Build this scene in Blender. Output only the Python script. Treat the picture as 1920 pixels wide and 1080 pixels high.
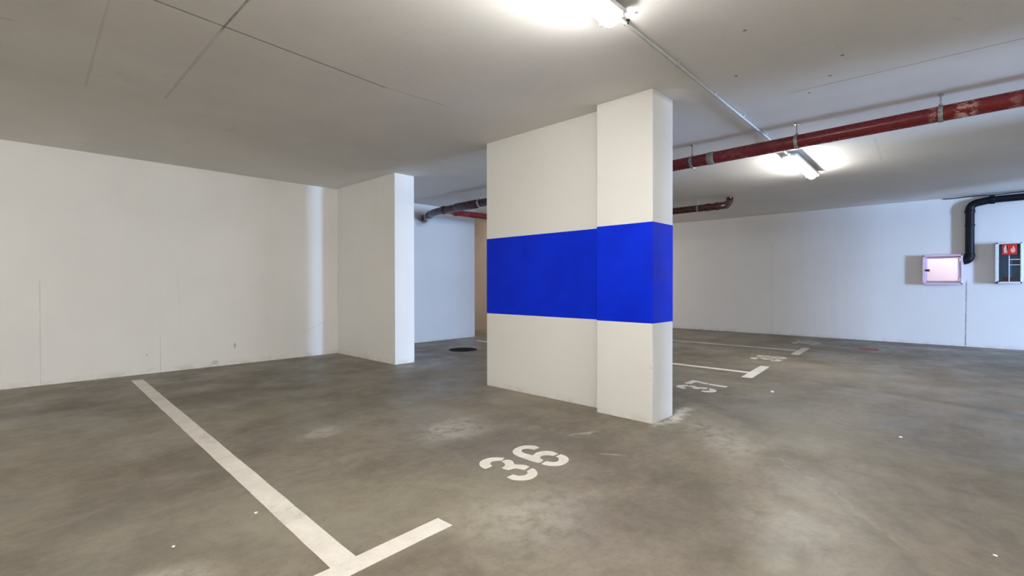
import bpy, bmesh, math, random
from mathutils import Vector, Matrix
from mathutils.geometry import tessellate_polygon
random.seed(7)
for o in list(bpy.data.objects): bpy.data.objects.remove(o)
SC = bpy.context.scene
COL = SC.collection

# ------------------------------------------------------------------ camera
CEIL = 2.515
yaw, pitch, roll = 0.76104, 0.00713, -0.00141
fw = Vector((math.cos(yaw)*math.cos(pitch), math.sin(yaw)*math.cos(pitch), -math.sin(pitch)))
rt = Vector((math.sin(yaw), -math.cos(yaw), 0)); up = rt.cross(fw)
r2 = rt*math.cos(roll)+up*math.sin(roll); u2 = -rt*math.sin(roll)+up*math.cos(roll)
cd = bpy.data.cameras.new('camera'); cam = bpy.data.objects.new('camera', cd); COL.objects.link(cam)
cd.sensor_width = 36; cd.lens = 902.65/1920*36; cd.clip_start = .02
M = Matrix((r2, u2, -fw)).transposed().to_4x4(); M.translation = (0, 0, 1.05)
cam.matrix_world = M
SC.camera = cam

# ------------------------------------------------------------------ light and exposure
SC.view_settings.view_transform = 'Standard'; SC.view_settings.look = 'None'
SC.view_settings.gamma = 1; SC.view_settings.use_curve_mapping = False
SC.view_settings.exposure = 1.48
W = bpy.data.worlds.new('world'); SC.world = W; W.use_nodes = True
W.node_tree.nodes['Background'].inputs[0].default_value = (.5, .68, 1, 1)
W.node_tree.nodes['Background'].inputs[1].default_value = .6
TUBE = 44.0                      # radiance of the fluorescent diffusers
def area(name, loc, target, sx, sy, power, color):
    l = bpy.data.lights.new(name, 'AREA'); l.shape = 'RECTANGLE'; l.size = sx; l.size_y = sy
    l.energy = power; l.color = color
    o = bpy.data.objects.new(name, l); COL.objects.link(o); o.location = loc
    o.rotation_euler = (Vector(target)-Vector(loc)).to_track_quat('-Z', 'Y').to_euler()
    return o
# daylight coming in through the pedestrian doorway in the rear wall, out of frame
area('doorway_daylight', (5.55, -8.95, 1.1), (5.55, 0, 1.1), .85, 2.1, 540, (.42, .62, 1))

# ------------------------------------------------------------------ node helpers
class NT:
    def __init__(s, name):
        s.m = bpy.data.materials.new(name); s.m.use_nodes = True
        s.t = s.m.node_tree; s.b = s.t.nodes['Principled BSDF']
        tc = s.t.nodes.new('ShaderNodeTexCoord'); s.P = tc.outputs['Object']
        sp = s.t.nodes.new('ShaderNodeSeparateXYZ'); s.t.links.new(s.P, sp.inputs[0])
        s.x, s.y, s.z = sp.outputs
    def plug(s, i, v):
        if isinstance(v, bpy.types.NodeSocket): s.t.links.new(v, i)
        elif isinstance(v, (tuple, list)) and len(v) == 3 and i.type == 'RGBA': i.default_value = (*v, 1)
        else: i.default_value = v
    def m_(s, op, a, b=0.0, c=0.0, clamp=False):
        n = s.t.nodes.new('ShaderNodeMath'); n.operation = op; n.use_clamp = clamp
        s.plug(n.inputs[0], a); s.plug(n.inputs[1], b); s.plug(n.inputs[2], c); return n.outputs[0]
    def add(s, a, b): return s.m_('ADD', a, b)
    def mul(s, a, b): return s.m_('MULTIPLY', a, b)
    def sub(s, a, b): return s.m_('SUBTRACT', a, b)
    def ss(s, v, lo, hi, a=0.0, b=1.0):
        n = s.t.nodes.new('ShaderNodeMapRange'); n.interpolation_type = 'SMOOTHSTEP'
        s.plug(n.inputs[0], v)
        for k, q in zip((1, 2, 3, 4), (lo, hi, a, b)): n.inputs[k].default_value = q
        return n.outputs[0]
    def noise(s, scale, detail=4, rough=.6, stretch=(1, 1, 1), off=(0, 0, 0), dist=0.0, rot=0.0):
        mp = s.t.nodes.new('ShaderNodeMapping'); s.t.links.new(s.P, mp.inputs[0])
        mp.inputs['Scale'].default_value = stretch; mp.inputs['Location'].default_value = off
        mp.inputs['Rotation'].default_value = (0, 0, rot)
        n = s.t.nodes.new('ShaderNodeTexNoise'); s.t.links.new(mp.outputs[0], n.inputs['Vector'])
        n.inputs['Scale'].default_value = scale; n.inputs['Detail'].default_value = detail
        n.inputs['Roughness'].default_value = rough; n.inputs['Distortion'].default_value = dist
        return n.outputs['Fac']
    def mix(s, f, a, b):
        n = s.t.nodes.new('ShaderNodeMix'); n.data_type = 'RGBA'
        s.plug(n.inputs[0], f); s.plug(n.inputs[6], a); s.plug(n.inputs[7], b); return n.outputs[2]
    def seg(s, p, q, w, soft=.5, endsoft=.1, ax=None):
        """mask of a line from p to q in the plane given by ax (two sockets)"""
        X, Y = ax or (s.x, s.y)
        d = Vector((q[0]-p[0], q[1]-p[1])); L = d.length; d /= L
        dx = s.sub(X, p[0]); dy = s.sub(Y, p[1])
        t = s.add(s.mul(dx, d.x), s.mul(dy, d.y))
        n = s.m_('ABSOLUTE', s.add(s.mul(dx, -d.y), s.mul(dy, d.x)))
        a = s.ss(n, w*(1-soft), w, 1, 0)
        b = s.ss(t, -endsoft, endsoft, 0, 1); c = s.ss(t, L-endsoft, L+endsoft, 1, 0)
        return s.mul(a, s.mul(b, c))
    def blob(s, c, rx, ry, lo=.3, rot=0.0, ax=None):
        X, Y = ax or (s.x, s.y)
        dx = s.sub(X, c[0]); dy = s.sub(Y, c[1]); ca, sa = math.cos(rot), math.sin(rot)
        u = s.mul(s.add(s.mul(dx, ca), s.mul(dy, sa)), 1/rx); v = s.mul(s.add(s.mul(dx, -sa), s.mul(dy, ca)), 1/ry)
        r = s.m_('SQRT', s.add(s.mul(u, u), s.mul(v, v)))
        return s.ss(r, lo, 1, 1, 0)
    def out(s, color=None, rough=None, bump=None, bs=.2, bd=.01, **k):
        if color is not None: s.plug(s.b.inputs['Base Color'], color)
        if rough is not None: s.plug(s.b.inputs['Roughness'], rough)
        if bump is not None:
            n = s.t.nodes.new('ShaderNodeBump'); s.plug(n.inputs['Height'], bump)
            n.inputs['Strength'].default_value = bs; n.inputs['Distance'].default_value = bd
            s.t.links.new(n.outputs[0], s.b.inputs['Normal'])
        for a, v in k.items(): s.plug(s.b.inputs[a.replace('_', ' ')], v)
        return s.m

def mat_floor():
    s = NT('floor_concrete')
    big = s.noise(.55, 5, .62, off=(3, 1, 0), dist=.6)
    mid = s.noise(2.2, 6, .68, dist=.8)
    fine = s.noise(14, 6, .75)
    grain = s.noise(90, 3, .7)
    trowel = s.noise(3.2, 5, .7, stretch=(.45, 2.2, 1), rot=.5, dist=1.2)
    v = s.add(s.add(s.mul(big, .34), s.mul(mid, .28)), s.add(s.mul(fine, .22), s.mul(trowel, .10)))
    v = s.add(s.mul(v, .94), s.mul(s.noise(38, 5, .8), .10))
    v = s.ss(v, .385, .625)
    c = s.mix(v, (.116, .096, .068), (.250, .213, .160))
    # greenish and rusty tints of the slab
    c = s.mix(s.mul(s.ss(s.noise(.9, 3, .5, off=(9, 4, 0)), .52, .72), .35), c, (.245, .225, .15))
    c = s.mix(s.mul(s.ss(s.noise(.7, 3, .5, off=(1, 14, 0)), .5, .75), .4), c, (.21, .205, .185))
    c = s.mix(s.mul(s.ss(grain, .55, .8), .18), c, (.42, .38, .32))
    wx = s.mul(s.sub(s.noise(1.7, 4, .6, off=(20, 0, 0)), .5), .32); wy = s.mul(s.sub(s.noise(1.9, 4, .6, off=(0, 20, 0)), .5), .32)
    s.x = s.add(s.x, wx); s.y = s.add(s.y, wy)
    # dark bands and blotches, pale patches
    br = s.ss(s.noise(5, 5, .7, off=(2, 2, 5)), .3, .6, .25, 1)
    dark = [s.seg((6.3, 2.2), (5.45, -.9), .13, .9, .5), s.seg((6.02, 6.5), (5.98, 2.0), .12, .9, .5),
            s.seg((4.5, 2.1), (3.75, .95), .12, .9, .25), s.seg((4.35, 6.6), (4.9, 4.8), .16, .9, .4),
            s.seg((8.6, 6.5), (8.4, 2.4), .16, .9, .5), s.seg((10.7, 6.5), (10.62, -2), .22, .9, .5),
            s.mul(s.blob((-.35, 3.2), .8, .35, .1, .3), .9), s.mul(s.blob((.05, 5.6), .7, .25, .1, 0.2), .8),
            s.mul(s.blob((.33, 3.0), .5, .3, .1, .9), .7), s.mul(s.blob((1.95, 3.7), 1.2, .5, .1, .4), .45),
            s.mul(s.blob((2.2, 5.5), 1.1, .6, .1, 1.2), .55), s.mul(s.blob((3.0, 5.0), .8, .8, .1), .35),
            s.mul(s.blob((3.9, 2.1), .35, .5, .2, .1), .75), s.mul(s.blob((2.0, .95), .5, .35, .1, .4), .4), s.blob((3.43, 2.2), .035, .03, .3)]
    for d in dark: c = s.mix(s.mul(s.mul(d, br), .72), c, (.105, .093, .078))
    tracks = [((3.55, .95), (1.9, -.45)), ((3.45, 1.02), (1.8, -.3)), ((3.3, .3), (2.2, -.5)), ((3.62, .72), (2.5, -.2))]
    tm = None
    for p, q in tracks:
        a = s.mul(s.seg(p, q, .035, .8, .3), s.ss(s.noise(7, 4, .7, off=(p[0], 0, 0)), .35, .6))
        tm = a if tm is None else s.m_('MAXIMUM', tm, a)
    c = s.mix(s.mul(tm, .65), c, (.14, .125, .105))
    t2 = s.mul(s.seg((3.5, 1.07), (1.85, -.36), .02, .8, .3), s.ss(s.noise(9, 4, .7), .4, .6))
    c = s.mix(s.mul(t2, .2), c, (.40, .36, .30))
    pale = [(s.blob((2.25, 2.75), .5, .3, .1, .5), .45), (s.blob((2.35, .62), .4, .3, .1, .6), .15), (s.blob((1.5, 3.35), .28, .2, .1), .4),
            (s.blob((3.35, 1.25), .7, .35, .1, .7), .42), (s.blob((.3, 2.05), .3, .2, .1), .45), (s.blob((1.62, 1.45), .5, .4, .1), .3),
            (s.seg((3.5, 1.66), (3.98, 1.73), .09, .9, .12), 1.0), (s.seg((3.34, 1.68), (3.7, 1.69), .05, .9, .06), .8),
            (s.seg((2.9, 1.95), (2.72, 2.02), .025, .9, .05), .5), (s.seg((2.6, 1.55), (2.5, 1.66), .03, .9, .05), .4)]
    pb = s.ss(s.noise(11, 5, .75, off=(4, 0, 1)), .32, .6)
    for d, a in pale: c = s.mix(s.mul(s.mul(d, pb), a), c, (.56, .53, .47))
    rough = s.ss(s.noise(1.6, 5, .65, off=(0, 7, 0)), .3, .7, .34, .62)
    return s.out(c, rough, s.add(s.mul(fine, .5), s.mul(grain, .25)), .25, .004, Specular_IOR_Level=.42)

def mat_ceiling():
    s = NT('ceiling_concrete')
    n = s.noise(.8, 5, .6); f = s.noise(22, 4, .7); m2 = s.noise(4.5, 5, .65)
    c = s.mix(s.ss(n, .35, .65), (.80, .78, .745), (.86, .84, .805))
    c = s.mix(s.mul(s.ss(m2, .5, .75), .3), c, (.84, .815, .78))
    c = s.mix(s.mul(s.ss(f, .62, .78), .25), c, (.33, .315, .29))
    wob = s.noise(6, 3, .6, off=(5, 5, 5))
    br = s.ss(s.noise(2.3, 5, .75, off=(8, 1, 2)), .36, .5)
    g = [(((.35, 3.03), (1.95, 3.155)), .010, .75), (((1.9, 3.15), (2.5, 3.12)), .007, .35), (((.88, 1.2), (.86, 3.12)), .010, .7), (((.86, 3.1), (.87, 4.6)), .014, .22),
         (((-.6, 3.93), (.03, 3.84)), .009, .5), (((.33, 1.6), (.41, 4.7)), .010, .18), (((4.24, -1.5), (4.15, 1.0)), .010, .45),
         (((-2.6, 3.9), (-.6, 3.93)), .010, .5)]
    h = s.mul(wob, 0)
    for (p, q), w, a in g:
        k = s.seg(p, q, w, .7, .04); kk = s.mul(k, s.add(s.mul(br, .4), .6))
        c = s.mix(s.mul(kk, a), c, (.16, .145, .125)); h = s.sub(h, kk)
    for (p, q), w, a in [(((3.36, .85), (3.34, .55)), .010, .5), (((3.4, .6), (3.8, .59)), .014, .4), (((6.0, .70), (7.2, .77)), .02, .55), (((1.62, 3.16), (1.9, 3.19)), .008, .4),
                         (((1.50, 5.02), (1.44, 5.12)), .05, .5), (((1.44, 4.9), (1.6, 5.2)), .008, .8), (((2.12, 4.6), (2.2, 4.75)), .03, .35), (((.53, 4.22), (.62, 4.4)), .05, .35), (((2.33, .95), (2.7, .70)), .01, .5), (((2.3, .9), (2.35, 1.2)), .01, .4)]:
        c = s.mix(s.mul(s.seg(p, q, w, .8, .03), a), c, (.72, .71, .69))
    rp = s.mul(s.blob((3.5, -.02), .45, .2, .3, .2), s.ss(s.noise(13, 4, .8), .52, .62)); c = s.mix(s.mul(rp, .35), c, (.66, .64, .6))
    for p in [(2.95, .95), (3.55, 1.2), (3.7, .6), (4.0, .72), (4.25, .9), (2.35, 1.31)]:
        c = s.mix(s.mul(s.blob(p, .016, .016, .3), .8), c, (.1, .095, .09))
    return s.out(c, .8, s.add(s.add(s.mul(f, .35), h), s.mul(rp, .6)), .3, .006, Specular_IOR_Level=.3)

def mat_wall(name, base, var, lines=(), axes='xz', spots=()):
    s = NT(name)
    ax = (s.x if axes[0] == 'x' else s.y, s.z)
    n = s.noise(.7, 5, .6); st = s.noise(3.0, 4, .6, stretch=(1, 1, .12)); f = s.noise(40, 4, .7)
    board = s.noise(1.2, 4, .6, stretch=(.2, .2, 5))
    c = s.mix(s.ss(n, .3, .7), base, var)
    c = s.mix(s.mul(s.ss(st, .5, .75), .16), c, tuple(v*.86 for v in base))
    c = s.mix(s.mul(s.ss(board, .55, .8), .08), c, tuple(v*.85 for v in base))
    foot = s.mul(s.ss(s.z, .0, .09, 1, 0), s.ss(s.noise(7, 4, .7), .4, .65)); c = s.mix(s.mul(foot, .35), c, (.45, .41, .35))
    h = s.mul(f, .3)
    for p, q, w, a in lines:
        k = s.mul(s.seg(p, q, w, .7, .03, ax), s.add(s.mul(s.ss(s.noise(5, 3, .7, off=(p[0], 0, 0)), .35, .6), .6), .4))
        c = s.mix(s.mul(k, a), c, (.2, .19, .18)); h = s.sub(h, k)
    for p, r, a in spots: c = s.mix(s.mul(s.blob(p, r[0], r[1], .3, 0, ax), a), c, (.3, .27, .24))
    return s.out(c, .62, h, .18, .004, Specular_IOR_Level=.35)

def simple(name, col, rough=.5, metal=0.0, var=.12, scale=18, **k):
    s = NT(name); f = s.noise(scale, 4, .65)
    c = s.mix(s.ss(f, .35, .7), col, tuple(v*(1-var) for v in col))
    return s.out(c, rough, f, .08, .002, Metallic=metal, **k)

def mat_pipe(name, base, dark, chips=()):
    s = NT(name)
    f = s.noise(9, 5, .7); c = s.mix(s.ss(f, .35, .7), base, dark)
    dust = s.ss(s.noise(3, 5, .7, stretch=(1, .4, 1)), .52, .75); c = s.mix(s.mul(dust, .16), c, (.36, .25, .22))
    for y0, r, a in chips:
        k = s.mul(s.ss(s.m_('ABSOLUTE', s.sub(s.y, y0)), r*.35, r, 1, 0), s.ss(s.noise(26, 4, .75, stretch=(1, .6, 1)), .47, .56))
        c = s.mix(s.mul(k, a), c, (.48, .29, .22))
    return s.out(c, s.ss(f, .3, .7, .20, .34), f, .1, .003, Specular_IOR_Level=.6)

def mat_emit(name, col, st):
    s = NT(name); s.out((.9, .9, .9), .4)
    s.plug(s.b.inputs['Emission Color'], col); s.b.inputs['Emission Strength'].default_value = st
    return s.m

def mat_paint(name='floor_marking_paint', wear=.4, k=1.0):
    s = NT(name)
    w = s.noise(6, 6, .75); f = s.noise(45, 4, .8)
    c = s.mix(s.ss(w, .35, .7), tuple(v*k for v in (.60, .555, .485)), tuple(v*k for v in (.69, .65, .58)))
    c = s.mix(s.mul(s.ss(f, .56, .72), .35), c, (.45, .41, .35))
    c = s.mix(s.mul(s.ss(s.noise(3.1, 6, .8, off=(3, 3, 3)), .62-wear*.2, .74-wear*.1), wear), c, (.26, .24, .20))
    return s.out(c, .6, f, .15, .002)

MF = mat_floor(); MC = mat_ceiling(); MP = mat_paint(); MPD = mat_paint('dusty_floor_paint', .6, .8); MPW = mat_paint('worn_floor_paint', .75, .8)
WHITE = (.86, .85, .825); WHITE2 = (.81, .80, .775)
GREYW = (.70, .70, .70)
M_BACK = mat_wall('back_wall_paint', WHITE, WHITE2, [((.24, 0), (.24, 1.1), .006, .25), ((1.27, 0), (1.27, .45), .006, .3), ((1.27, .5), (1.27, 2.0), .004, .05), ((2.95, .33), (3.3, .5), .008, .2), ((1.45, 1.2), (1.47, .5), .004, .15)], 'xz',
                  [((2.08, .25), (.02, .05), .6), ((1.14, .22), (.012, .02), .5), ((1.85, .05), (.06, .04), .4)])
M_SIDE = mat_wall('side_wall_paint', (.83, .81, .77), (.79, .77, .73), [((5.75, 2.2), (5.75, 2.4), .03, .06)], 'yz')
M_FAR = mat_wall('far_wall_paint', (.80, .80, .80), (.755, .755, .755), [((.06, 0), (.05, 1.1), .013, .75), ((3.03, 0), (3.03, 1.9), .008, .3), ((1.9, 0), (1.9, 2.3), .008, .1), ((-1.3, 0), (-1.3, 2.4), .01, .3)], 'yz')
M_PIL = mat_wall('pillar_paint', (.745, .73, .69), (.71, .695, .655), [((3.2, .9), (3.2, 2.4), .004, .06), ((2.9, .9), (2.9, 2.3), .004, .06)], 'yz', [((1.735, .42), (.015, .015), .25), ((1.74, .33), (.01, .01), .25)])
M_PLAIN = mat_wall('plain_wall_paint', WHITE, WHITE2)
M_TAN = mat_wall('passage_wall_warm_lit', (.46, .33, .24), (.38, .28, .20))  # tan base colour carries the warm lamplight on this wall
M_BLUE = (lambda s: s.out(s.mix(s.ss(s.noise(3, 5, .6), .35, .7), (.0, .024, .66), (.0, .018, .56)), s.ss(s.noise(5, 4, .6), .3, .7, .38, .5), s.noise(45, 4, .7), .12, .003, Specular_IOR_Level=.12))(NT('blue_band_paint'))
M_RED = mat_pipe('red_pipe_paint', (.18, .010, .013), (.15, .008, .011), [(.03, .085, .9), (.215, .035, .5), (1.72, .2, .12), (-.225, .04, .45)])
M_BROWN = mat_pipe('brown_pipe_paint', (.06, .020, .018), (.032, .013, .012))
M_BLACK = simple('black_pipe_plastic', (.004, .006, .012), .5, Specular_IOR_Level=.25)
M_GALV = simple('galvanised_steel', (.46, .47, .46), .38, .8, .25)
M_SLEEVE = simple('grey_green_sleeve', (.27, .28, .24), .55)
M_COND = simple('grey_conduit_plastic', (.55, .55, .53), .7, Specular_IOR_Level=.15)
M_HOUS = simple('lamp_housing_plastic', (.62, .62, .60), .45)
M_DIFF = mat_emit('lamp_diffuser_lit', (1, .985, .95), TUBE)
M_CLIP = simple('lamp_latch_steel', (.55, .56, .58), .3, .9)
M_CAB = simple('hose_cabinet_enamel', (.88, .70, .82), .23, .7, .05)
M_CABF = simple('hose_cabinet_frame_enamel', (.82, .62, .75), .35, .1, .05)
M_DARK = simple('black_plastic', (.02, .02, .022), .5)
M_CREAM = simple('extinguisher_cabinet_frame_enamel', (.78, .82, .85), .35, .1)
M_NAVY = simple('cabinet_inside_dark_blue', (.09, .20, .38), .4)
M_REDS = simple('red_sign_enamel', (.72, .02, .015), .35)
M_SYM = simple('sign_symbol_paint', (.92, .50, .44), .5)
M_REDEX = simple('extinguisher_red_enamel', (.30, .02, .03), .3)
M_REDF = simple('red_floor_paint', (.42, .03, .03), .6, 0, .4, 30)
M_IRON = simple('drain_cast_iron', (.016, .012, .010), .8, Specular_IOR_Level=.15)
M_HOLE = simple('drain_pit_dark', (.006, .005, .004), .9, Specular_IOR_Level=.1)
M_PAINTCHIP = simple('white_paint_chip', (.85, .84, .82), .6)
M_CABLE = simple('dark_cable_sheath', (.03, .035, .05), .6)
g = NT('cabinet_glass'); g.out((.75, .85, .9), .04, Transmission_Weight=1.0, IOR=1.45); M_GLASS = g.m

# ------------------------------------------------------------------ geometry helpers
def link(name, bm, mat, parent=None, smooth=False):
    bmesh.ops.recalc_face_normals(bm, faces=bm.faces)
    me = bpy.data.meshes.new(name); bm.to_mesh(me); bm.free(); me.materials.append(mat)
    if smooth:
        for p in me.polygons: p.use_smooth = True
        try: me.set_sharp_from_angle(angle=math.radians(40))
        except Exception: pass
    o = bpy.data.objects.new(name, me); COL.objects.link(o)
    if parent is not None: o.parent = parent
    return o
def tag(o, label=None, cat=None, group=None, kind=None):
    if label: o['label'] = label
    if cat: o['category'] = cat
    if group: o['group'] = group
    if kind: o['kind'] = kind
    return o
def thing(name, label, cat, loc, group=None, rz=0):
    o = bpy.data.objects.new(name, None); COL.objects.link(o); o.empty_display_size = .1
    o.location = loc; o.rotation_euler = (0, 0, rz); return tag(o, label, cat, group)
def box(bm, x0, x1, y0, y1, z0, z1, bev=0.0, seg=2):
    b = bmesh.new(); bmesh.ops.create_cube(b, size=1)
    for v in b.verts: v.co = Vector(((x0+x1)/2+v.co.x*(x1-x0), (y0+y1)/2+v.co.y*(y1-y0), (z0+z1)/2+v.co.z*(z1-z0)))
    if bev: bmesh.ops.bevel(b, geom=b.edges[:], offset=bev, segments=seg, affect='EDGES', profile=.5)
    merge(bm, b)
def merge(bm, b):
    me = bpy.data.meshes.new('t'); b.to_mesh(me); b.free(); bm.from_mesh(me); bpy.data.meshes.remove(me)
def B(): return bmesh.new()
def tube(bm, pts, r, n=24, cap=True):
    """sweep a circle along a list of points; r is a number or a list"""
    pts = [Vector(p) for p in pts]; rings = []
    R = r if isinstance(r, (list, tuple)) else [r]*len(pts)
    t0 = (pts[1]-pts[0]).normalized(); u = t0.orthogonal().normalized()
    for i, p in enumerate(pts):
        if i == 0: t = t0
        elif i == len(pts)-1: t = (pts[i]-pts[i-1]).normalized()
        else:
            a = (pts[i]-pts[i-1]); b = (pts[i+1]-pts[i])
            t = (a.normalized()+b.normalized()).normalized() if a.length > 1e-9 and b.length > 1e-9 else (a+b).normalized()
        u = (u - t*u.dot(t)).normalized(); w = t.cross(u)
        rings.append([bm.verts.new(p + (u*math.cos(2*math.pi*k/n)+w*math.sin(2*math.pi*k/n))*R[i]) for k in range(n)])
    for a, b in zip(rings, rings[1:]):
        for k in range(n): bm.faces.new((a[k], a[(k+1) % n], b[(k+1) % n], b[k]))
    if cap: bm.faces.new(rings[0][::-1]); bm.faces.new(rings[-1])
def bend(a, c, b, n=8):
    a, b, c = Vector(a), Vector(b), Vector(c)
    return [(a*(1-t)**2 + c*2*t*(1-t) + b*t*t) for t in [i/n for i in range(n+1)]]
def smooth_poly(pts, n=4):
    out = []; L = len(pts)
    for i in range(L):
        p0, p1, p2, p3 = [Vector(pts[(i+k-1) % L]) for k in range(4)]
        sharp = lambda a, b, c: (b-a).angle(c-b, 0) > .95
        m1 = (p2-p0)*.5 if not sharp(p0, p1, p2) else (p2-p1)*.8
        m2 = (p3-p1)*.5 if not sharp(p1, p2, p3) else (p2-p1)*.8
        for k in range(n):
            t = k/n; t2, t3 = t*t, t*t*t
            out.append(p1*(2*t3-3*t2+1)+m1*(t3-2*t2+t)+p2*(-2*t3+3*t2)+m2*(t3-t2))
    return out
def slab(bm, pts, z0, z1):
    lo = [bm.verts.new((p[0], p[1], z0)) for p in pts]; hi = [bm.verts.new((p[0], p[1], z1)) for p in pts]
    for i in range(len(pts)):
        j = (i+1) % len(pts); bm.faces.new((lo[i], lo[j], hi[j], hi[i]))
    for t in tessellate_polygon([[Vector((p[0], p[1], 0)) for p in pts]]):
        bm.faces.new([hi[k] for k in t]); bm.faces.new([lo[k] for k in t[::-1]])

# ------------------------------------------------------------------ the setting
XR = 11.10
def wall(name, x0, x1, y0, y1, mat, z0=0.0, z1=CEIL):
    b = B(); box(b, x0, x1, y0, y1, z0, z1); return tag(link(name, b, mat), kind='structure')
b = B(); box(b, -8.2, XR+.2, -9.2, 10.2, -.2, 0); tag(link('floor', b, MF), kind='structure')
b = B(); box(b, -8.2, XR+.2, -9.2, 10.2, CEIL, CEIL+.2); tag(link('ceiling', b, MC), kind='structure')
wall('wall_back', -8, 3.511, 7.049, 7.30, M_BACK)
wall('wall_side', 3.511, 3.812, 5.463, 7.30, M_SIDE)
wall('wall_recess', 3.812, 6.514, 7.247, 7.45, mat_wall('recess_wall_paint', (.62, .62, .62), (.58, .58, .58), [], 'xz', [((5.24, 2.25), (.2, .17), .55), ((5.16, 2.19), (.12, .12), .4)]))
wall('wall_passage', 6.3, XR, 8.3, 8.5, M_TAN)
wall('wall_end', -8, XR, 10.0, 10.2, M_PLAIN)
wall('wall_far', XR, XR+.2, -9.2, 10.2, M_FAR)
wall('wall_left', -8.2, -8.0, -9.2, 10.2, M_PLAIN)
b = B(); box(b, -8, 5.05, -9.2, -9.0, 0, CEIL); box(b, 6.05, XR, -9.2, -9.0, 0, CEIL); box(b, 5.05, 6.05, -9.2, -9.0, 2.15, CEIL)
tag(link('wall_rear', b, M_PLAIN), kind='structure')
wall('wall_daylight_mask', -8, 4.66, -3.7, -3.45, M_PLAIN)  # unseen wall added to keep daylight off the back wall
wall('wall_daylight_block', 5.95, 8.22, -3.7, -3.45, M_PLAIN)  # unseen block added to shape the daylight edge on the far wall

# the free-standing pillar: thick column plus thinner wall fin behind it, one wide blue band around both
pil = thing('concrete_pillar', 'white freestanding concrete pillar with a wide bright blue painted band around it', 'pillar', (3.5, 1.722, 0))
def rel(o, p): o.parent = p; o.matrix_parent_inverse = p.matrix_basis.inverted(); return o
Z1, Z2 = .755, 1.522
b = B(); box(b, 3.333, 3.669, 1.722, 2.215, 0, CEIL, .004); rel(link('column', b, M_PIL), pil)
b = B(); box(b, 3.452, 3.64, 2.222, 3.65, 0, CEIL, .003); rel(link('wall_fin', b, M_PIL), pil)
b = B(); box(b, 3.3315, 3.6705, 1.7205, 2.2165, Z1, Z2, .004)
box(b, 3.4505, 3.6415, 2.217, 3.6515, Z1-.003, Z2+.002, .003); rel(link('blue_band', b, M_BLUE), pil)

# ------------------------------------------------------------------ floor markings
PT = .0015
def rect(b, p, q, w, z0=0.0, z1=PT):
    p, q = Vector(p), Vector(q); d = (q-p).normalized(); n = Vector((-d.y, d.x))*w/2
    L = (q-p).length; k = max(2, int(L/.12)); side = []
    for s_ in (1, -1):
        r_ = range(k+1) if s_ == 1 else range(k, -1, -1)
        for i in r_:
            jit = random.uniform(-.0018, .0018); side.append(p+(q-p)*i/k + n*s_*(1+jit/(w/2)))
    slab(b, side, z0, z1)
def bay_line(label, top, bot, wl, cb0, cb1, wc, m1=None, m2=None):
    t = thing('bay_line', label, 'floor marking', (bot[0], bot[1], 0), 'white painted T lines between the parking bays')
    b = B(); rect(b, bot, top, wl); rel(link('stripe', b, m1 or MP), t)
    b = B(); rect(b, cb0, cb1, wc, 0, PT+.0003); rel(link('crossbar', b, m2 or MP), t)
bay_line('long off-white painted T line on the floor left of number 36, nearest the viewer', (.988, 6.66), (.872, 1.705), .104, (.36, 1.650), (1.332, 1.680), .096)
bay_line('off-white painted T line on the floor between numbers 37 and 38', (6.08, 6.7), (6.08, 1.85), .10, (5.735, 1.82), (6.68, 1.898), .11)
bay_line('faint distant painted T line on the floor beyond number 38', (8.60, 6.8), (8.62, 1.92), .10, (8.09, 1.893), (9.10, 1.955), .11, MPW, MPD)

G3 = [[(2.074, 2.041), (2.048, 2.075), (2.011, 2.104), (1.965, 2.11), (1.924, 2.096), (1.891, 2.063), (1.875, 2.024), (1.874, 1.996), (1.905, 1.995), (1.934, 2.001), (1.942, 2.026), (1.962, 2.045), (1.983, 2.049), (2.007, 2.04), (2.03, 2.018)],
      [(2.015, 2.006), (2.041, 2.012), (2.063, 2.006), (2.072, 1.979), (2.060, 1.952), (2.037, 1.924), (2.055, 1.899), (2.072, 1.868), (2.068, 1.833), (2.014, 1.823), (2.008, 1.846), (1.999, 1.872), (1.979, 1.883), (1.954, 1.887), (1.946, 1.911), (1.949, 1.94), (1.975, 1.944), (1.998, 1.96), (2.013, 1.984)],
      [(2.064, 1.808), (2.061, 1.783), (2.04, 1.75), (2.015, 1.728), (1.975, 1.713), (1.93, 1.715), (1.897, 1.736), (1.871, 1.775), (1.872, 1.823), (1.923, 1.826), (1.929, 1.796), (1.949, 1.777), (1.974, 1.772), (1.997, 1.783), (2.012, 1.801)]]
G6 = [[(2.358, 2.004), (2.364, 2.045), (2.34, 2.085), (2.299, 2.108), (2.247, 2.108), (2.196, 2.087), (2.165, 2.05), (2.149, 2.001), (2.147, 1.946), (2.145, 1.878), (2.151, 1.838), (2.171, 1.833), (2.207, 1.847), (2.215, 1.876), (2.242, 1.895), (2.274, 1.891), (2.296, 1.866), (2.304, 1.846), (2.350, 1.846), (2.359, 1.891), (2.344, 1.93), (2.308, 1.953), (2.27, 1.956), (2.222, 1.942), (2.217, 1.98), (2.219, 2.021), (2.234, 2.048), (2.264, 2.061), (2.288, 2.052), (2.300, 2.030), (2.304, 2.002)],
      [(2.356, 1.83), (2.355, 1.800), (2.34, 1.763), (2.312, 1.735), (2.276, 1.719), (2.236, 1.714), (2.2, 1.722), (2.172, 1.747), (2.153, 1.782), (2.150, 1.814), (2.206, 1.821), (2.211, 1.799), (2.222, 1.779), (2.247, 1.770), (2.279, 1.784), (2.299, 1.806), (2.303, 1.828)]]
def norm(G, x0): return [[((x-x0), (y-1.713)) for x, y in isl] for isl in G]
g3 = norm(G3, 1.874); g6 = norm(G6, 2.146)
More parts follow.
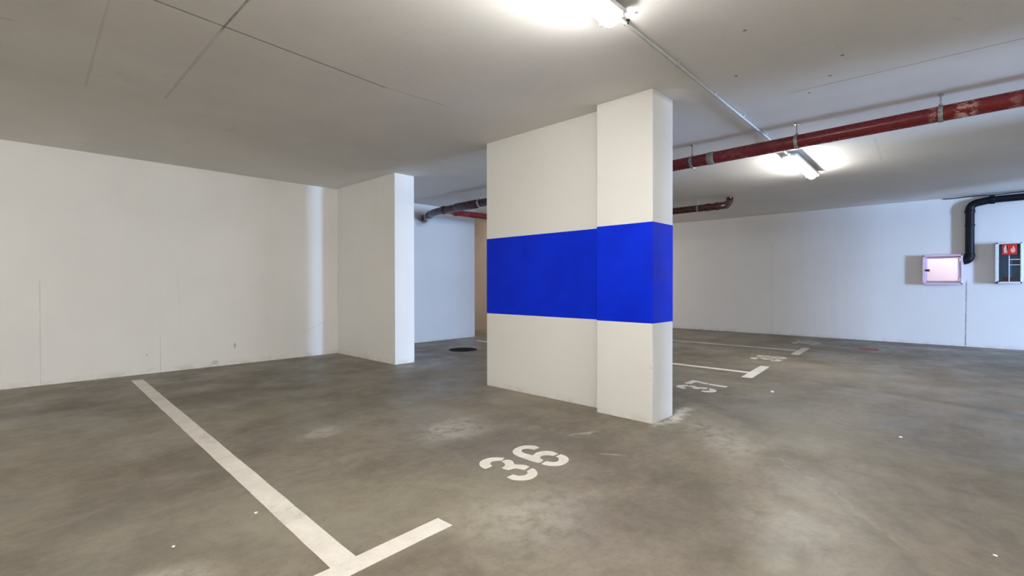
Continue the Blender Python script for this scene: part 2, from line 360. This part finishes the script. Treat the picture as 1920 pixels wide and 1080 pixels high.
g7 = [[(.0, .397), (.0, .325), (.06, .335), (.06, .397)], [(.075, .397), (.075, .337), (.145, .337), (.12, .27), (.097, .2), (.155, .2), (.18, .27), (.208, .345), (.21, .397)], [(.092, .183), (.075, .09), (.07, 0), (.135, 0), (.138, .09), (.15, .183)]]
def arc(cx, cy, rx, ry, a0, a1, w, n=10):
    o, i = [], []
    for k in range(n+1):
        a = math.radians(a0+(a1-a0)*k/n)
        o.append((cx+rx*math.cos(a), cy+ry*math.sin(a))); i.append((cx+(rx-w)*math.cos(a), cy+(ry-w)*math.sin(a)))
    return o+i[::-1]
g8 = [arc(.105, .295, .095, .103, 100, 260, .055), arc(.105, .295, .095, .103, -80, 80, .055), arc(.105, .105, .105, .108, 100, 260, .058), arc(.105, .105, .105, .108, -80, 80, .058)]
g9 = [[(.215-x, .397-y) for x, y in isl] for isl in g6]
def bay_number(label, x, y, glyphs, s=1.0, gap=.272, mat=None):
    t = thing('bay_number', label, 'floor marking', (x, y, 0), 'white stencilled bay numbers on the floor')
    for k, (G, poly) in enumerate(glyphs):
        b = B()
        for isl in G:
            pts = smooth_poly([Vector(p) for p in isl]) if poly else [Vector(p) for p in isl]
            slab(b, [(p.x*s+k*gap*s, p.y*s) for p in pts], 0, PT)
        o = link('digit', b, mat or MP, t)
bay_number('large white stencilled number 36 on the floor in front of the blue-banded pillar', 1.874, 1.713, [(g3, 1), (g6, 1)])
bay_number('white stencilled number 37 on the floor just right of the blue-banded pillar', 4.69, 1.80, [(g3, 1), (g7, 0)])
bay_number('white stencilled number 38 on the floor beyond the T line after 37', 7.22, 1.875, [(g3, 1), (g8, 0)], 1.0)
bay_number('faint distant stencilled number 39 on the floor by the far wall', 9.62, 1.925, [(g3, 1), (g9, 1)], 1.0, mat=MPW)

# red paint splash by the far wall
b = B(); pts = [(.13*math.cos(a)*(1+.14*math.sin(3*a+1)), .14*math.sin(a)*(1+.2*math.sin(4*a))) for a in [2*math.pi*k/28 for k in range(28)]]
c_, s_ = math.cos(-.75), math.sin(-.75)
slab(b, [(x*c_-y*s_, x*s_+y*c_) for x, y in pts], 0, .001)
o = link('red_paint_patch', b, M_REDF); o.location = (9.58, 1.18, 0); tag(o, 'small red paint patch on the floor before the far wall', 'floor marking')

# floor drain
t = thing('floor_drain', 'dark round drain cover set in the floor behind the side wall', 'drain', (5.07, 5.92, 0))
b = B(); slab(b, [(.215*math.cos(a), .215*math.sin(a)) for a in [2*math.pi*k/40 for k in range(40)]], 0, .003); link('drain_pit', b, M_HOLE, t)
b = B(); N = 40
for r0, r1 in ((.195, .225),):
    vs = [[b.verts.new((r*math.cos(2*math.pi*k/N), r*math.sin(2*math.pi*k/N), z)) for k in range(N)] for r, z in ((r1, 0), (r1, .008), (r0, .008), (r0, 0))]
    for i in range(4):
        A, C_ = vs[i], vs[(i+1) % 4]
        for k in range(N): b.faces.new((A[k], A[(k+1) % N], C_[(k+1) % N], C_[k]))
link('drain_rim', b, M_IRON, t)
b = B()
for k in range(-4, 5):
    y = k*.042; w = math.sqrt(max(.0, .196**2-y*y)); box(b, -w, w, y-.006, y+.006, .003, .007)
link('drain_grate', b, M_IRON, t)

# chips of white paint / grit lying on the floor
for k, (x, y, r, lab) in enumerate([(4.215, .344, .014, 'tiny white chip on the floor at lower right, right of the tyre marks'), (2.627, -.073, .008, 'tiny white chip on the floor near the bottom right corner'),
        (.455, 2.313, .007, 'tiny white chip on the floor left of the long T line'), (5.138, 1.394, .02, 'small white chip on the floor in front of number 37'),
        (.785, 2.377, .009, 'tiny pale chip on the floor touching the left side of the long T line')]):
    b = B(); bmesh.ops.create_icosphere(b, subdivisions=1, radius=r)
    for v in b.verts: v.co = Vector((v.co.x*random.uniform(.8, 1.3), v.co.y*random.uniform(.7, 1.1), max(0, v.co.z*.45+r*.2)))
    o = link('paint_chip', b, M_PAINTCHIP); o.location = (x, y, 0); tag(o, lab, 'paint chip', 'white chips scattered on the floor')

# ------------------------------------------------------------------ fluorescent lamps
def lamp(label, xc, yc, rz=0.0, L=1.27):
    t = thing('fluorescent_lamp', label, 'ceiling lamp', (xc, yc, CEIL), 'fluorescent batten lamps on the ceiling', rz)
    h = L/2
    b = B(); box(b, -h, h, -.074, .074, -.052, -.024, .006)
    link('housing', b, M_HOUS, t)
    for sx in (-1, 1):
        b = B(); box(b, sx*h*.62-.02, sx*h*.62+.02, -.03, .03, -.026, 0, .002); link('mounting_bracket', b, M_GALV, t)
    # diffuser: rounded trough with domed ends
    b = B(); prof = []
    for k in range(15):
        a = math.pi*k/14; prof.append((.046*math.cos(a), -.052-.052*math.sin(a)**.8))
    secs = [(-h+.012, .55), (-h+.02, .82), (-h+.035, .96), (-h+.06, 1), (h-.06, 1), (h-.035, .96), (h-.02, .82), (h-.012, .55)]
    rings = [[b.verts.new((x, y*(.8+.2*s), -.052+(z+.052)*s)) for y, z in prof] for x, s in secs]
    for A, C_ in zip(rings, rings[1:]):
        for k in range(14): b.faces.new((A[k], A[k+1], C_[k+1], C_[k]))
    b.faces.new(rings[0]); b.faces.new(rings[-1][::-1])
    for A, C_ in zip(rings, rings[1:]): b.faces.new((A[0], C_[0], C_[-1], A[-1]))
    link('diffuser', b, M_DIFF, t, True)
    for sx in (-.95, .95):
        for sy in (-1, 1):
            b = B(); box(b, sx*h-.009, sx*h+.009, sy*.071-.003, sy*.071+.003, -.072, -.046, .001); box(b, sx*h-.006, sx*h+.006, sy*.063-.012, sy*.063+.008, -.076, -.070, .001)
            link('latch', b, M_CLIP, t)
    for sx in (-1, 1):
        b = B(); tube(b, [(sx*(h-.005), 0, -.038), (sx*(h+.035), 0, -.026)], [.013, .010], 16)
        link('cable_gland', b, M_COND, t, True)
    return t
lamp('lit white fluorescent lamp at the top edge of the photo, nearest the viewer', 1.615, 1.375, .01)
lamp('lit white fluorescent lamp hanging beyond the red pipe over number 38', 6.61, 1.475, .03)
lamp('unseen added fill lamp on the ceiling left of the viewer', -1.55, 1.3)  # from here down: unseen fill lamps, added to even out the light
lamp('unseen added fill lamp on the ceiling far behind the viewer on the left', -5.2, 1.3)
lamp('unseen added fill lamp over the driving lane behind the viewer', -1.2, -2.4)
lamp('unseen added fill lamp over the driving lane, right behind the viewer', 1.3, -2.5)
lamp('unseen added fill lamp over the left parking bays, beside the back wall', -3.3, 4.9, 1.5708)
lamp('unseen added fill lamp in the passage behind the pillar', 9.4, 7.6)

t = thing('ceiling_conduit', 'thin grey electrical conduit running along the ceiling between the two visible lamps', 'conduit', (2.28, 1.385, CEIL))
b = B(); tube(b, [(0, 0, -.020), (3.67, .09, -.020)], .0105, 14); link('tube', b, M_COND, t, True)
for k in range(6):
    x = .10+.68*k; y = x*.09/3.67
    b = B(); box(b, x-.009, x+.009, y-.018, y+.018, -.008, 0, .001); box(b, x-.007, x+.007, y-.013, y+.013, -.026, -.006, .002)
    link('clip', b, M_DARK if k == 0 else M_COND, t)

# ------------------------------------------------------------------ the red drain pipe with its branch
PX = 5.0
def pz(y): return 2.374-.0138*(y+.27)
t = thing('red_drain_pipe', 'long dark red pipe under the ceiling, passing from the right edge behind the pillar', 'pipe', (PX, -2, CEIL))
R = .060
def P(x, y, z): return Vector((x, y, z))
b = B(); tube(b, [P(PX, -3.44, pz(-3.44)), P(PX, 3.2, pz(3.2))], R, 32); rel(link('pipe_run', b, M_RED, None, True), t)
b = B(); tube(b, [P(PX, 3.2, pz(3.2)), P(PX, 6.35, pz(6.35))], R*.98, 32); rel(link('pipe_run', b, M_BROWN, None, True), t)
b = B(); tube(b, bend((PX, 6.35, pz(6.35)), (PX, 6.62, pz(6.6)), (PX+.12, 6.86, 2.275))+[P(PX+.19, 7.0, 2.262)], R*.98, 28)
tube(b, bend((PX+.19, 7.0, 2.262), (PX+.26, 7.13, 2.25), (PX+.26, 7.244, 2.25)), R*.98, 28); rel(link('pipe_elbow', b, M_BROWN, None, True), t)
def collar(p, d, r, L, mat, nm='coupling', par=None):
    b = B(); p = Vector(p); d = Vector(d).normalized()
    tube(b, [p-d*L/2, p-d*(L/2-.004), p+d*(L/2-.004), p+d*L/2], [r*.97, r, r, r*.97], 28); return rel(link(nm, b, mat, None, True), par or t)
collar((PX, 1.93, pz(1.93)), (0, 1, 0), R+.004, .07, M_SLEEVE, 'sleeve')
collar((PX, 2.95, pz(2.95)), (0, 1, 0), R+.007, .12, M_BROWN)
collar((PX, 5.75, pz(5.75)), (0, 1, 0), R+.008, .5, M_BROWN)
collar((PX, 5.15, pz(5.15)), (0, 1, 0), R+.007, .10, M_BROWN)
collar((PX, 6.32, pz(6.32)), (0, 1, 0), R+.008, .08, M_BROWN)
collar((PX+.12, 6.86, 2.275), (.4, .9, -.05), R+.007, .07, M_BROWN)
collar((PX+.2, 7.03, 2.26), (.35, .9, -.1), R+.008, .05, M_GALV)
collar((PX+.262, 7.232, 2.25), (0, 1, 0), R+.022, .024, M_SLEEVE, 'wall_flange')
def hanger(x, y, z, r, ax='y', par=None):
    h = thing('pipe_hanger', HL.pop(0), 'pipe clamp', (x, y, CEIL), 'galvanised clamps holding the ceiling pipes')
    b = B(); N = 28; zz = z-CEIL; w = .014
    def rg(rr, s): return [b.verts.new(((rr*math.cos(2*math.pi*k/N), s, zz+rr*math.sin(2*math.pi*k/N)) if ax == 'y' else (s, rr*math.cos(2*math.pi*k/N), zz+rr*math.sin(2*math.pi*k/N)))) for k in range(N)]
    q = [rg(r+.001, -w), rg(r+.006, -w), rg(r+.006, w), rg(r+.001, w)]
    for i in range(4):
        A, C_ = q[i], q[(i+1) % 4]
        for k in range(N): b.faces.new((A[k], A[(k+1) % N], C_[(k+1) % N], C_[k]))
    link('clamp_ring', b, M_GALV, h, True)
    for s in (-1, 1):
        b = B()
        if ax == 'y': box(b, s*(r+.003), s*(r+.026), -w, w, zz-.004, zz+.004, .001); tube(b, [(s*(r+.016), 0, zz-.014), (s*(r+.016), 0, zz+.014)], .005, 8)
        else: box(b, -w, w, s*(r+.003), s*(r+.026), zz-.004, zz+.004, .001); tube(b, [(0, s*(r+.016), zz-.014), (0, s*(r+.016), zz+.014)], .005, 8)
        link('clamp_bolt', b, M_GALV, h)
    b = B(); tube(b, [(0, 0, zz+r+.004), (0, 0, -.004)], .006, 10); tube(b, [(0, 0, zz+r+.004), (0, 0, zz+r+.018)], .011, 6); link('threaded_rod', b, M_GALV, h)
    b = B(); box(b, -.025, .025, -.018, .018, -.005, 0, .001); link('ceiling_plate', b, M_GALV, h)
HL = ['bright steel clamp on the red pipe beside the peeling paint, nearest the right edge', 'steel clamp on the red pipe above the far lit lamp', 'steel clamp on the red pipe next to the grey sleeve by the pillar',
      'thin steel clamp on the pipe seen in the gap left of the pillar', 'steel clamp on the short brown pipe right of the pillar', 'steel clamp on the red pipe out of the photo at the right']
hanger(PX, .172, pz(.172), R); hanger(PX, 1.157, pz(1.157), R); hanger(PX, 2.13, pz(2.13), R); hanger(PX, 5.42, pz(5.42), R+.006)
# branch running along the recess and back to the brown stub right of the pillar
BX, BZ, RB = 7.98, 2.318, .056
b = B(); tube(b, [P(PX+.03, 6.28, pz(6.3)-.005)]+bend((PX+.2, 6.40, 2.294), (PX+.35, 6.46, 2.295), (PX+.6, 6.46, 2.297))+[P(7.8, 6.46, 2.312)], RB*.95, 26); rel(link('branch_pipe', b, M_RED, None, True), t)
b = B(); tube(b, bend((7.78, 6.46, 2.312), (BX, 6.46, 2.312), (BX, 6.26, 2.312))+[P(BX, 3.0, BZ)], RB, 26); rel(link('branch_pipe', b, M_BROWN, None, True), t)
b = B(); tube(b, bend((BX, 3.02, BZ), (BX, 2.88, BZ), (BX+.10, 2.89, BZ+.02))+bend((BX+.16, 2.90, BZ+.035), (BX+.42, 2.94, BZ+.10), (BX+.44, 2.945, CEIL-.04))+[P(BX+.44, 2.945, CEIL-.003)], RB, 26); rel(link('branch_elbow', b, M_BROWN, None, True), t)
collar((BX, 3.14, BZ), (0, 1, 0), RB+.006, .07, M_BROWN, par=t); collar((BX, 2.99, BZ), (0, 1, 0), RB+.007, .05, M_BROWN, par=t)
collar((BX+.13, 2.895, BZ+.028), (1, .08, .3), RB+.007, .05, M_BROWN, par=t)
collar((PX+.36, 6.452, 2.296), (1, .05, 0), RB+.006, .06, M_RED, par=t)
hanger(BX, 3.30, BZ, RB)
HL = HL

# ------------------------------------------------------------------ far wall fittings
t = thing('hose_cabinet', 'square pale pink-white hose cabinet on the far wall left of the black pipe', 'cabinet', (XR, .35, 1.29))
y0, y1, z0, z1 = .095, .605, 1.04, 1.545; D = .14
def RB_(n, mat, par, *a, bev=0.0, sm=False):
    b = B(); box(b, *a, bev); return rel(link(n, b, mat), par)
RB_('body', M_CABF, t, XR-D+.066, XR, y0+.012, y1-.012, z0+.012, z1-.012)
b = B()
for a in ((y0, y1, z0, z0+.028), (y0, y1, z1-.028, z1), (y0, y0+.028, z0, z1), (y1-.028, y1, z0, z1)): box(b, XR-D-.004, XR-D+.068, a[0], a[1], a[2], a[3], .005)
rel(link('frame', b, M_CABF), t)
# door: pressed steel with a slightly raised middle field
b = B(); ys = [y0+.032, y0+.062, y1-.062, y1-.032]; zs = [z0+.032, z0+.062, z1-.062, z1-.032]
TY, TZ = .075, .04    # tilt added so the door throws back the far lamp's glare
def fx(i, j): return XR-D+.004+(ys[i]-ys[0])*TY*.6+(zs[j]-zs[0])*TZ*.6
o_ = [b.verts.new((fx(i, j)+.008, ys[i], zs[j])) for i, j in ((0, 0), (3, 0), (3, 3), (0, 3))]
i_ = [b.verts.new((fx(i, j)-.002, ys[i], zs[j])) for i, j in ((1, 1), (2, 1), (2, 2), (1, 2))]
k_ = [b.verts.new((XR-D+.062, ys[i], zs[j])) for i, j in ((0, 0), (3, 0), (3, 3), (0, 3))]
for k in range(4): b.faces.new((o_[k], o_[(k+1) % 4], i_[(k+1) % 4], i_[k])); b.faces.new((k_[k], k_[(k+1) % 4], o_[(k+1) % 4], o_[k]))
b.faces.new(i_); b.faces.new(k_[::-1]); dr = rel(link('door', b, M_CAB), t)
b = B(); box(b, XR-D-.014, XR-D+.012, y1-.095, y1-.040, 1.268, 1.302, .004); h = link('latch', b, M_DARK); h.parent = dr
for zz in (z0+.09, z1-.09):
    b = B(); tube(b, [(XR-D-.002, y0+.036, zz-.025), (XR-D-.002, y0+.036, zz+.025)], .006, 10); hg = link('hinge', b, M_GALV); hg.parent = dr

t = thing('extinguisher_cabinet', 'narrow upright glazed extinguisher cabinet with red sign on the far wall at the right edge', 'cabinet', (XR, -.43, 1.38))
y0, y1, z0, z1 = -.585, -.285, 1.055, 1.705; D = .16
RB_('body', M_NAVY, t, XR-.03, XR, y0+.004, y1-.004, z0+.004, z1-.004)
b = B()
for a in ((y0, y1, z0, z0+.03), (y0, y1, z1-.022, z1), (y0, y0+.022, z0, z1), (y1-.04, y1, z0, z1)): box(b, XR-D, XR, a[0], a[1], a[2], a[3], .004)
rel(link('frame', b, M_CREAM), t)
gl = RB_('glass_door', M_GLASS, t, XR-D+.012, XR-D+.016, y0+.022, y1-.04, z0+.03, z1-.022)
b = B(); box(b, XR-D+.004, XR-D+.011, -.447, -.436, z0+.03, 1.50, .001); box(b, XR-D+.004, XR-D+.011, y0+.022, -.447, 1.43, 1.441, .001); box(b, XR-D+.004, XR-D+.011, y0+.022, -.447, 1.345, 1.354, .001)
rel(link('glazing_bar', b, M_CREAM), t)
b = B(); tube(b, [(XR-D+.0, -.335, 1.09), (XR-D-.014, -.335, 1.09)], .012, 12); rel(link('lock', b, M_DARK), t)
sg = RB_('safety_sign', M_REDS, t, XR-D+.002, XR-D+.010, -.525, -.365, 1.515, 1.675, bev=.002)
# two pictograms: an extinguisher and a flame
b = B()
def yz(bm, pts, xf, xb):
    A = [bm.verts.new((xf, p[0], p[1])) for p in pts]; C_ = [bm.verts.new((xb, p[0], p[1])) for p in pts]
    f1 = bm.faces.new(A); f2 = bm.faces.new(C_[::-1])
    for i in range(len(pts)): j = (i+1) % len(pts); bm.faces.new((A[i], C_[i], C_[j], A[j]))
    bmesh.ops.triangulate(bm, faces=[f1, f2])
xf, xb = XR-D+.0005, XR-D+.0022
yz(b, [(-0.3830, 1.54), (-0.4200, 1.54), (-0.4240, 1.62), (-0.4140, 1.638), (-0.4080, 1.655), (-0.4250, 1.66), (-0.3830, 1.662), (-0.3950, 1.65), (-0.3880, 1.638), (-0.3790, 1.62)], xf, xb)
sy = link('pictogram', b, M_SYM); sy.parent = sg; tag(sy, 'pale extinguisher pictogram')
b = B(); yz(b, [(-0.4650, 1.545), (-0.4530, 1.58), (-0.4630, 1.62), (-0.4750, 1.60), (-0.4850, 1.655), (-0.5030, 1.615), (-0.5100, 1.575), (-0.4980, 1.545)], xf, xb)
sy = link('pictogram', b, M_SYM); sy.parent = sg; tag(sy, 'pale flame pictogram')
b = B(); tube(b, [(XR-.085, -.43, 1.09), (XR-.085, -.43, 1.10), (XR-.085, -.43, 1.16)], [.05, .055, .055], 20); rel(link('extinguisher_base', b, M_REDEX, None, True), t)
b = B(); tube(b, [(XR-.085, -.43, 1.16), (XR-.085, -.43, 1.40), (XR-.085, -.43, 1.44), (XR-.085, -.43, 1.46)], [.055, .055, .03, .018], 20); rel(link('extinguisher_bottle', b, M_NAVY, None, True), t)

t = thing('black_downpipe', 'thick black pipe along the top of the far wall, bending down to the hose cabinet', 'pipe', (XR, .01, CEIL))
xb = XR-.075; rb = .058; yb = .012
b = B(); tube(b, [(xb, yb, 1.50), (xb, yb, 2.28)], rb, 26); rel(link('vertical_pipe', b, M_BLACK, None, True), t)
b = B(); tube(b, bend((xb, yb, 1.51), (xb, yb, 1.44), (xb, yb+.075, 1.435), 8), [rb+.004]*9, 26); rel(link('lower_elbow', b, M_BLACK, None, True), t)
b = B(); tube(b, bend((xb, yb, 2.27), (xb, yb, 2.375), (xb, yb-.11, 2.39), 8)+[P(xb, -.26, 2.42)], rb+.001, 26); rel(link('upper_elbow', b, M_BLACK, None, True), t)
b = B(); tube(b, [(xb, -.24, 2.415), (xb, -2.6, 2.435)], rb*.93, 26); rel(link('horizontal_pipe', b, M_BLACK, None, True), t)
collar((xb, yb, 2.25), (0, 0, 1), rb+.009, .05, M_BLACK, 'collar', t); collar((xb, yb, 2.02), (0, 0, 1), rb+.007, .03, M_BLACK, 'collar', t); collar((xb, yb, 1.53), (0, 0, 1), rb+.010, .05, M_BLACK, 'collar', t)
collar((xb, -.25, 2.417), (0, 1, -.05), rb+.012, .06, M_BLACK, 'collar', t)
b = B(); pp = [(XR-.012, .35-.14*k, CEIL-.012-.004*math.sin(k*1.7)) for k in range(22)]; tube(b, pp, .008, 8)
o = link('wall_cable', b, M_CABLE, None, True); tag(o, 'thin dark cable in the joint between far wall and ceiling above the black pipe', 'cable')
